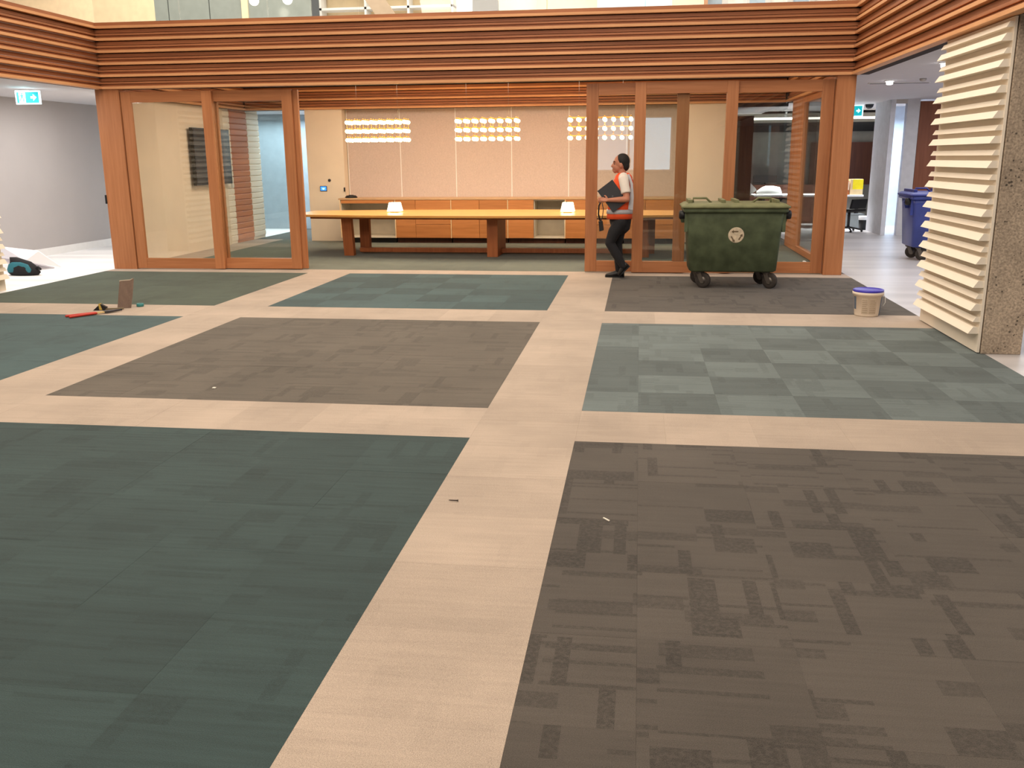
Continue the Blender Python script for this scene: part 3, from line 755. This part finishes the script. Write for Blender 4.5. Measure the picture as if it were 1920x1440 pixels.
MB().prism([(-.03, .005), (.0, .005), (-.02, .075), (-.035, .07)], (0, -.026, .002), (1, 0, 0), (0, 0, 1), (0, .062, 0)).build('guard', plain('yellow_guard', (190, 160, 70), .5), hz)
MB().box(.03, .22, -.015, .015, .004, .022).build('grip', plain('khaki_grip', (120, 108, 84), .6), hz)
scr = tag(empty('screw', (-.87, 4.04, .002)), 'dark screw lying on the cream walkway', 'screw')
MB().lathe([(.002, 0), (.0028, .012), (.003, .04), (.0045, .042), (.0045, .046)], (0, 0, .004), 8, axis=0).build('body', plain('dark_steel', (52, 44, 40), .4, metal=.6), scr)
mt = tag(empty('matchstick', (-.11, 3.89, .002)), 'tiny white sliver lying on the brown carpet', 'scrap'); mt.rotation_euler[2] = math.radians(-50)
B(-.022, .022, -.003, .003, 0, .005, bev=.0008).build('splinter', plain('splinter_white', (238, 230, 216), .7), mt)
fk = tag(empty('paper_fleck', (-3.01, 6.04, .002)), 'tiny white paper fleck on the taupe carpet', 'scrap')
B(-.012, .012, -.011, .011, 0, .006, bev=.001).build('scrap', plain('splinter_white', (238, 230, 216), .7), fk)

# ---- white sheet bag and tool bag on the left white floor
pk = tag(empty('foam_sheet', (-9.2, 12.8, 0)), 'folded white foam sheet leaning behind the black and teal bag', 'foam sheet')
def slab(pts, th, nm, mat, par):
    o0 = par.location; P = [Vector(p)-o0 for p in pts]
    nrm = (P[1]-P[0]).cross(P[2]-P[0]).normalized()*th
    return MB().loft([[p-nrm*.5 for p in P], [p+nrm*.5 for p in P]], smooth=False).build(nm, mat, par)
FA, FB, FC, FD, FE, FF = (-9.47, 12.60, .37), (-9.05, 12.86, .285), (-8.87, 13.12, .012), (-9.13, 12.62, .155), (-9.47, 12.52, .21), (-8.93, 13.02, .012)
slab((FA, FB, FC, FD), .02, 'upper_fold', plain('foam_white', (236, 234, 236), .6, .03, 4), pk)
slab((FA, FD, FF, (-9.25, 12.66, .02), FE), .02, 'lower_fold', plain('foam_shade', (222, 218, 224), .6, .03, 4), pk)  # the lower fold's shade is put into its darker foam colour
MB().ball((-.22, -.14, .115), (.014, .008, .012), 8).build('scuff_mark', DARKG, pk)
tg = tag(empty('tool_bag', (-8.86, 12.22, 0)), 'black and teal soft bag on the white floor by the left louvre panel', 'bag')
def ov(hx, hy, z, ox=0, n=16): return [(ox+hx*math.cos(2*PI*k/n), hy*math.sin(2*PI*k/n), z) for k in range(n)]
MB().loft([ov(.28, .14, .0), ov(.33, .17, .04), ov(.30, .15, .12, -.01), ov(.22, .09, .21, -.06), ov(.08, .03, .28, -.20)]).build('body', plain('bag_black', (30, 28, 30), .8, .2), tg)
MB().loft([ov(.24, .03, .05, -.03), ov(.26, .035, .10, -.03), ov(.21, .025, .18, -.05), ov(.10, .01, .215, -.09)]).build('teal_pocket', plain('bag_teal', (48, 116, 128), .7), tg)
tg.children[-1].location = (0, -.135, 0); tg.children[-1].rotation_euler = (math.radians(-14), 0, 0)
MB().tube([(.26, -.03, .10), (.33, -.03, .13), (.36, -.02, .10)], .022, 8, round_ends=True).build('strap', BLACK, tg)
tg.scale = (.74, .74, .92)

# ---- exit signs
def exit_sign(loc, rot, label, w_=.36, h_=.19):
    e = tag(empty('exit_sign', loc), label, 'sign'); e.rotation_euler[2] = rot
    B(-w_/2, w_/2, -.015, .015, -h_, 0, bev=.004).build('housing', emit('sign_white', (225, 250, 255), 1.1), e)
    G = emit('sign_green', (20, 168, 178), .85); Wm = emit('sign_pale', (210, 255, 250), 1.2)
    f = -.0155
    B(-w_/2+.02, w_/2-.02, f-.003, f, -h_+.02, -.02).build('green_panel', G, e)
    B(-w_/2+.055, -w_/2+.15, f-.005, f-.003, -h_+.022, -.022).build('doorway', Wm, e)
    man = MB()
    ox = -w_/2+.10
    def pl(p): man.prism(p, (ox, f-.007, -h_/2), (1, 0, 0), (0, 0, 1), (0, .002, 0))
    pl([(.002+.012*math.cos(a*PI/4), .052+.012*math.sin(a*PI/4)) for a in range(8)])
    pl([(-.012, .038), (.010, .038), (.012, .0), (-.010, 0)])
    pl([(-.010, .002), (.004, .002), (-.018, -.030), (-.036, -.052), (-.040, -.042), (-.028, -.026)])
    pl([(.0, .002), (.012, .0), (.026, -.024), (.020, -.058), (.010, -.058), (.014, -.028)])
    pl([(.010, .036), (.016, .030), (.034, .014), (.030, .008), (.010, .022)]); pl([(-.012, .036), (-.034, .022), (-.040, .002), (-.032, .002), (-.026, .016), (-.012, .024)])
    man.build('running_figure', G, e)
    ar = MB(); ox = w_/2-.10
    ar.prism([(-.035, -.016), (.0, -.016), (.0, -.048), (.052, 0), (.0, .048), (.0, .016), (-.035, .016)], (ox, f-.006, -h_/2), (1, 0, 0), (0, 0, 1), (0, .003, 0))
    ar.build('arrow', Wm, e)
    return e
exit_sign((-8.77, 12.69, 2.60), math.radians(6), 'green exit sign with running figure and arrow under the left corridor ceiling')
es2 = exit_sign((4.46, 21.0, 2.64), math.radians(-20), 'green exit sign half hidden beside the right timber jamb', .42, .24)
MB().tube([(0, 0, 0), (0, 0, .04)], .01, 6).build('bracket', WHITE, es2)
# ceiling downlights
def downlight(x, y, z, lab, grp):
    e = tag(empty('downlight', (x, y, z)), lab, 'light', grp)
    MB().lathe([(.075, 0), (.08, -.006), (.062, -.012), (.055, -.004)], (0, 0, 0), 20).build('trim_ring', WHITE, e)
    MB().lathe([(.050, -.013), (.045, -.055), (.02, -.060)], (0, 0, 0), 16).build('lamp', emit('downlight_glow', (255, 252, 246), 7.0), e)
downlight(3.62, 12.2, 2.68, 'ceiling downlight nearest the white louvre panel', 'downlights in the right corridor ceiling')
downlight(3.66, 14.9, 2.68, 'ceiling downlight beside the air vent, right of the timber jamb', 'downlights in the right corridor ceiling')
downlight(3.75, 19.0, 2.68, 'ceiling downlight seen through the side glass of the meeting room', 'downlights in the right corridor ceiling')
downlight(-8.62, 14.3, 2.64, 'ceiling downlight against the left timber jamb', 'downlight in the left corridor ceiling')
vt = tag(empty('air_vent', (3.9, 15.3, 2.68)), 'slim ceiling air vent beside the right corridor downlight', 'vent')
B(-.45, .45, -.05, .05, -.012, 0, bev=.003).build('frame', WHITE, vt)
for k in range(3): B(-.43, .43, -.035+k*.025, -.025+k*.025, -.016, -.012).build('slat_or_band', DARKG, vt)
sm = tag(empty('smoke_detector', (4.05, 14.6, 2.68)), 'small round smoke detector by the corridor downlight', 'detector')
MB().lathe([(.05, 0), (.05, -.02), (.03, -.04), (.01, -.042)], (0, 0, 0), 16).build('body', GREYP, sm)
dm = tag(empty('dome_camera', (4.86, 21.3, 2.68)), 'black dome camera on the right corridor ceiling by the exit sign', 'camera')
MB().lathe([(.09, 0), (.09, -.02), (.075, -.07), (.04, -.10), (.01, -.108)], (0, 0, 0), 18).build('dome', BLACK, dm)
MB().lathe([(.1, 0), (.1, -.012), (.09, -.014)], (0, 0, 0), 18).build('mount_ring', WHITE, dm)

# ---- lounge beyond the right corridor
wt = tag(empty('bench_table', (4.0, 22.2, 0)), 'long white-topped table beyond the right corridor', 'table')
B(-1.4, 1.0, -.45, .45, .70, .74, bev=.004).build('table_top', WHITE, wt)
for x in (-1.2, .1): MB().prism([(0, 0), (.06, 0), (.06, .70), (0, .70)], (x, -.35, 0), (1, 0, 0), (0, 0, 1), (0, .70, 0)).build('leg', DARKG, wt)
def chair(x, y, rot, lab, bk=.70):
    e = tag(empty('task_chair', (x, y, 0)), lab, 'chair'); e.rotation_euler[2] = rot
    B(-.24, .24, -.24, .24, .43, .49, bev=.02).build('seat', BLACK, e)
    MB().prism([(-.24, .50), (-.19, .50), (-.24, bk), (-.28, bk)], (0, -.22, 0), (1, 0, 0), (0, 0, 1), (0, .44, 0)).build('backrest', BLACK, e)
    MB().tube([(0, 0, .43), (0, 0, .10)], .03, 10).build('stem', DARKG, e)
    for k in range(5):
        a = 2*PI*k/5; MB().tube([(0, 0, .10), (.28*math.cos(a), .28*math.sin(a), .05)], .018, 6).build('leg', DARKG, e)
        MB().ball((.28*math.cos(a), .28*math.sin(a), .026), .026, 8).build('caster', BLACK, e)
    MB().box(-.2, -.16, -.04, .04, .40, .6).build('back_support', DARKG, e)
chair(3.3, 21.5, 1.2, 'dark task chair at the far table, seen through the side glass')
chair(4.50, 20.75, 2.2, 'dark task chair at the far table, right of the timber jamb')
def carton(x, y, z, sx, sy, sz, rgb, lab, flap=None):
    e = tag(empty('carton', (x, y, z)), lab, 'box')
    B(-sx/2, sx/2, -sy/2, sy/2, 0, sz, bev=.003).build('box_body', plain('carton_%d_%d' % (rgb[0], rgb[1]), rgb, .8), e)
    if flap: B(-sx*.3, sx*.5, -sy/2-.003, -sy/2-.0005, sz*.35, sz*.98).build('printed_patch', plain('patch_%d' % flap[0], flap, .7), e)
    B(-sx/2, sx/2, -.012, .012, sz, sz+.002).build('packing_tape', plain('tape_tan', (200, 176, 130), .4), e)
carton(4.58, 21.95, .741, .22, .24, .30, (166, 86, 40), 'orange-brown carton on the far white table', (236, 210, 180))
carton(4.86, 22.0, .741, .28, .24, .34, (214, 186, 140), 'cream carton with a yellow patch on the far white table', (238, 214, 20))
cr = tag(empty('storage_crate', (4.72, 21.85, 0)), 'grey storage crate with a lime label under the far table', 'crate')
B(-.36, .30, -.2, .2, .01, .30, bev=.01).build('body', plain('crate_grey', (140, 146, 146), .5), cr)
B(-.34, -.16, -.204, -.2005, .12, .28).build('lime_label', plain('lime', (150, 190, 50), .6), cr)
B(-.37, .31, -.21, .21, .30, .32).build('lid', plain('crate_lid', (120, 124, 124), .5), cr)
wb_ = tag(empty('waste_basket', (5.2, 21.75, 0)), 'small dark waste basket with a white liner by the pier', 'basket')
wb_.location = (4.93, 21.3, 0)
MB().lathe([(.08, .001), (.10, .24), (.095, .245)], (0, 0, 0), 16).build('body', BLACK, wb_)
MB().lathe([(.102, .22), (.104, .30), (.096, .30)], (0, 0, 0), 16).build('liner', WHITE, wb_)
pb = tag(empty('packing_sheet', (2.95, 21.95, .741)), 'crumpled white packing sheet on the far table above the green bin', 'packing')
MB().loft([ov(.30, .16, 0), ov(.28, .14, .08), ov(.20, .10, .17, .04), ov(.08, .05, .20, .0)]).build('sheet', WHITE, pb)
MB().prism([(-.42, -.02), (-.28, .08), (-.30, .12), (-.42, .24)], (0, -.05, .02), (1, 0, 0), (0, 0, 1), (0, .08, 0)).build('torn_corner', WHITE, pb)
mn = tag(empty('monitor', (3.05, 23.3, 0)), 'dark monitor on the low cabinet beyond the far table', 'monitor')
cbk = tag(empty('low_cabinet', (3.3, 23.5, 0)), 'dark walnut low cabinet against the lounge wall', 'cabinet')
B(-1.3, 1.2, -.22, .22, 0.001, .92, bev=.004).build('carcass', DARKW, cbk)
for k in range(4): B(-1.28+k*.62, -1.28+k*.62+.6, -.24, -.221, .06, .90, bev=.002).build('door', DARKW, cbk)
mn.location = (3.05, 23.5, .921)
B(-.28, .28, -.02, .02, .05, .22, bev=.006).build('screen', BLACK, mn); B(-.1, .1, -.06, .06, 0, .01).build('base', BLACK, mn); B(-.02, .02, .0, .03, .01, .1).build('stand', BLACK, mn)
bgl = tag(empty('plastic_bag', (2.45, 13.75, 0)), 'small crumpled clear-white bag on the floor behind the glass door', 'bag')
MB().loft([ov(.09, .06, 0), ov(.10, .07, .03), ov(.05, .04, .08, -.02), ov(.015, .01, .12, -.05)]).build('bag_body', WHITE, bgl)

# ================================================================== PERSON
def remesh(mb, name, mats, parent, vox, smooth=4):
    o = mb.build(name+'_tmp', mats)
    mo = o.modifiers.new('r', 'REMESH'); mo.mode = 'VOXEL'; mo.voxel_size = vox; mo.use_smooth_shade = True
    ms = o.modifiers.new('s', 'SMOOTH'); ms.factor = .5; ms.iterations = smooth
    dg = bpy.context.evaluated_depsgraph_get(); ev = o.evaluated_get(dg)
    me = bpy.data.meshes.new_from_object(ev); me.name = name
    old = o.data; bpy.data.objects.remove(o); bpy.data.meshes.remove(old)
    for p in me.polygons: p.use_smooth = True
    me.materials.clear()
    for mt_ in mats: me.materials.append(mt_)
    r = bpy.data.objects.new(name, me); C.objects.link(r)
    if parent: r.parent = parent
    return r
SKIN = plain('skin', (184, 122, 96), .55, .05, 20)
BY = 12.53
per = tag(empty('person', (-.29, BY, 0)), 'man in an orange high-visibility vest walking past the doors carrying a laptop', 'person')
b = MB()
# head (faces -X): cranium, jaw, nose, ears, neck
b.ball((.045, 0, 1.535), (.098, .077, .108), 20)
b.ball((.000, 0, 1.475), (.070, .060, .072), 16)
b.ball((-.030, 0, 1.425), (.034, .036, .030), 12)
b.tube([(-.056, 0, 1.525), (-.080, 0, 1.482), (-.062, 0, 1.472)], [.010, .015, .010], 8, round_ends=True)
b.ball((-.058, 0, 1.447), (.016, .026, .007), 10); b.ball((-.057, 0, 1.432), (.015, .024, .008), 10)
b.ball((-.046, 0, 1.545), (.020, .050, .012), 10)
for s in (-1, 1):
    b.ball((.045, s*.078, 1.495), (.020, .010, .034), 10)
b.tube([(.055, 0, 1.44), (.065, 0, 1.36), (.075, 0, 1.28)], [.056, .058, .075], 14, round_ends=True)
# trunk under the clothes
b.tube([(.075, 0, 1.30), (.07, 0, 1.10), (.05, 0, .90)], [.10, .12, .12], 14, round_ends=True)
# arms: near (camera side, -Y) and far
LS, LE, LW = (.085, -.178, 1.315), (.135, -.250, 1.065), (-.105, -.232, 1.055)
RS, RE, RW = (.075, .185, 1.315), (.06, .225, 1.07), (-.165, .10, 1.04)
for S_, E_, W_ in ((LS, LE, LW), (RS, RE, RW)):
    b.tube([S_, tuple((Vector(S_)*.45+Vector(E_)*.55)), E_], [.052, .045, .040], 12, round_ends=True)
    b.tube([E_, tuple(Vector(E_)*.6+Vector(W_)*.4), W_], [.041, .038, .026], 12, round_ends=True)
def hand(wr, fwd, up, side, curl):
    wr, fwd, up, side = Vector(wr), Vector(fwd), Vector(up), Vector(side)
    palm = wr+fwd*.055
    b.tube([wr, wr+fwd*.03, wr+fwd*.085], [.024, .034, .032], 10, flat=.55, round_ends=True)
    for k, (o_, ln) in enumerate(((-.027, .066), (-.009, .076), (.009, .072), (.027, .056))):
        base = wr+fwd*.085+up*(-o_)
        p1 = base+fwd*ln*.45; p2 = p1+(fwd*.5+side*curl).normalized()*ln*.38; p3 = p2+(fwd*-.2+side*curl).normalized()*ln*.30
        b.tube([base-fwd*.02, base, p1, p2, p3], [.009, .0092, .0088, .008, .007], 8, round_ends=True)
    t0 = wr+fwd*.025+up*.028; t1 = t0+(fwd*.6+up*.7+side*.2).normalized()*.035; t2 = t1+(fwd*.8+side*.6).normalized()*.03
    b.tube([t0, t1, t2], [.013, .011, .009], 8, round_ends=True)
hand(LW, (-.98, .12, .02), (0, .1, 1), (.15, 1, .1), 1.0)
hand(RW, (-.75, -.60, .05), (0, .1, 1), (.5, -.8, -.3), 1.0)
body = remesh(b, 'body', [SKIN], per, .0065, 3)
# hair: cap over the back and top with a bald front
h = MB(); h.ball((.062, 0, 1.550), (.098, .083, .104), 22)
h.ball((.105, 0, 1.495), (.052, .070, .075), 14)
for v in list(h.bm.verts):
    c = v.co
    lim = -.045+max(0, 1.625-c.z)*.58                       # receding hairline sloping back to the ear
    if c.x < lim: v.co.x = lim+(c.x-lim)*.15
    if c.z < 1.50 and c.x < .06: v.co.z = 1.505
hair = remesh(h, 'hair', [plain('black_hair', (26, 22, 20), .7, .3, 60)], per, .008, 3)
eyes = MB()
for s in (-1, 1): eyes.ball((-.041, s*.032, 1.515), (.010, .012, .008), 8)
eyes.build('eye', plain('eye_dark', (40, 30, 26), .3), body)
ey = MB()
for s in (-1, 1): ey.tube([(-.058, s*.014, 1.548), (-.052, s*.034, 1.552), (-.036, s*.052, 1.545)], .005, 6)
ey.build('eyebrow', plain('black_hair', (26, 22, 20), .7, .3, 60), body)
# t-shirt
s = MB()
s.tube([(.078, 0, 1.375), (.08, 0, 1.33), (.075, 0, 1.20), (.06, 0, 1.02), (.05, 0, .84)], [.075, .125, .135, .132, .13], 18, round_ends=False)
for sg in (-1, 1):
    A, E2 = (LS, LE) if sg < 0 else (RS, RE)
    mid = tuple(Vector(A)*.30+Vector(E2)*.70)
    s.tube([(.08, sg*.08, 1.345), A, tuple(Vector(A)*.65+Vector(E2)*.35), mid], [.070, .068, .064, .066], 14, round_ends=False)
remesh(s, 't_shirt', [plain('white_tshirt', (226, 216, 206), .85, .04, 10)], per, .010, 4)
# vest: shell rings, open at armholes by ending above the sleeve
def vr(cx_, hx, hy, z, n=22):
    out = []
    for k in range(n):
        a = 2*PI*k/n; ca, sa = math.cos(a), math.sin(a)
        out.append((cx_+hx*math.copysign(abs(ca)**.8, ca), hy*math.copysign(abs(sa)**.8, sa), z))
    return out
ORANGE = plain('vest_orange', (236, 86, 40), .7, .06, 10, emit=None)
SIL = plain('vest_reflective', (190, 190, 196), .35, .05, 30, spec=.6)
vest = MB().loft([vr(.035, .172, .162, .800), vr(.038, .170, .163, .86), vr(.045, .162, .161, .98), vr(.060, .152, .158, 1.12), vr(.072, .142, .155, 1.22), vr(.078, .130, .148, 1.30), vr(.080, .105, .125, 1.365), vr(.080, .072, .075, 1.400)]).build('vest', ORANGE, per)
MB().loft([vr(.0365, .177, .168, .868), vr(.0385, .175, .168, .925)]).build('reflective_band', SIL, vest)
for sg in (-1, 1):
    for cxp in (.165,):
        MB().prism([(.185, .93), (.150, .93), (.170, 1.10), (.178, 1.24), (.135, 1.38), (.155, 1.39), (.208, 1.26), (.216, 1.10)], (0, sg*.13-.012, 0), (1, 0, 0), (0, 0, 1), (0, .024, 0)).build('reflective_band', SIL, vest)
MB().prism([(.172, .925), (.215, .925), (.222, 1.10), (.205, 1.27), (.172, 1.36), (.160, 1.34), (.176, 1.24), (.180, 1.10)], (0, -.158, 0), (1, 0, 0), (0, 0, 1), (0, .02, 0)).build('reflective_band', SIL, vest)
# trousers
t = MB()
t.tube([(.045, 0, .845), (.05, 0, .78), (.06, 0, .72)], [.135, .150, .135], 18, round_ends=True)
# near leg swings: knee forward, shin back; far leg stands
t.tube([(.055, -.08, .76), (-.03, -.085, .62), (-.085, -.085, .485)], [.098, .086, .066], 14, round_ends=True)
t.tube([(-.085, -.085, .485), (.00, -.08, .34), (.105, -.075, .165)], [.066, .064, .050], 14, round_ends=True)
t.tube([(.055, .08, .76), (.03, .085, .60), (.015, .085, .46)], [.098, .085, .066], 14, round_ends=True)
t.tube([(.015, .085, .46), (.03, .08, .28), (.045, .08, .09)], [.066, .062, .052], 14, round_ends=True)
remesh(t, 'trousers', [plain('black_trousers', (30, 30, 34), .85, .15, 14)], per, .011, 5)
# shoes
def shoe(heel, toe, up, y):
    heel, toe, up = Vector(heel), Vector(toe), Vector(up)
    m_ = MB()
    def rg(f, w_, h0, h1):
        c = heel.lerp(toe, f); return [tuple(c+Vector((0, q*w_, 0))+up*hh) for q, hh in ((-1, h0), (-.9, h1*.7), (-.45, h1), (.45, h1), (.9, h1*.7), (1, h0))]
    m_.loft([rg(0, .026, 0, .06), rg(.06, .036, 0, .085), rg(.3, .038, 0, .095), rg(.5, .042, 0, .075), rg(.75, .047, 0, .05), rg(.93, .038, 0, .038), rg(1, .02, 0, .02)])
    o = m_.build('shoe', plain('black_leather', (24, 22, 22), .45), per)
    so = MB()
    def rs(f, w_): 
        c = heel.lerp(toe, f); return [tuple(c+Vector((0, q*w_, 0))+up*hh) for q, hh in ((-1, -.012), (-1, .006), (1, .006), (1, -.012))]
    so.loft([rs(0, .03), rs(.1, .04), rs(.5, .042), rs(.75, .05), rs(.95, .04), rs(1.0, .02)], smooth=False).build('sole', BLACK, o)
shoe((.118, .08, .012), (-.145, .075, .012), (0, 0, 1), .08)
shoe((.185, -.075, .175), (.045, -.07, .035), Vector((-.70, 0, .70)), -.075)
# laptop tucked under the near arm, and the strap with a drill held in the far hand
lp = tag(empty('laptop', (-.29-.055, BY-.192, 1.105)), 'closed dark laptop held tilted under the walking man\'s arm', 'laptop')
lp.rotation_euler = (0, math.radians(53), 0)
B(-.175, .175, -.012, .001, -.122, .122, bev=.004).build('base', plain('laptop_dark', (52, 52, 56), .45, .08), lp)
B(-.175, .175, .0015, .011, -.122, .122, bev=.004).build('lid', plain('laptop_lid', (60, 60, 64), .4, .08), lp)
MB().lathe([(.012, 0), (.012, .0012)], (.0, -.0135, .0), 12, axis=1).build('lid_emblem', plain('emblem_grey', (88, 88, 92), .4), lp)
rd = tag(empty('hand_radio', (-.29-.20, BY-.02, 1.03)), 'black handset dangling on a strap from the walking man\'s hand', 'handset')
MB().tube([(-.01, 0, .01), (-.04, -.01, -.06), (-.045, 0, -.17), (-.02, 0, -.26)], .011, 8).build('strap', BLACK, rd)
MB().prism([(-.03, -.40), (.03, -.385), (.012, -.255), (-.042, -.265)], (0, -.02, 0), (1, 0, 0), (0, 0, 1), (0, .04, 0)).build('body', BLACK, rd, bevel=.006)
MB().tube([(.0, 0, -.02), (.02, .0, -.10), (.01, 0, -.2), (-.005, 0, -.26)], .006, 6).build('cord', DARKG, rd)
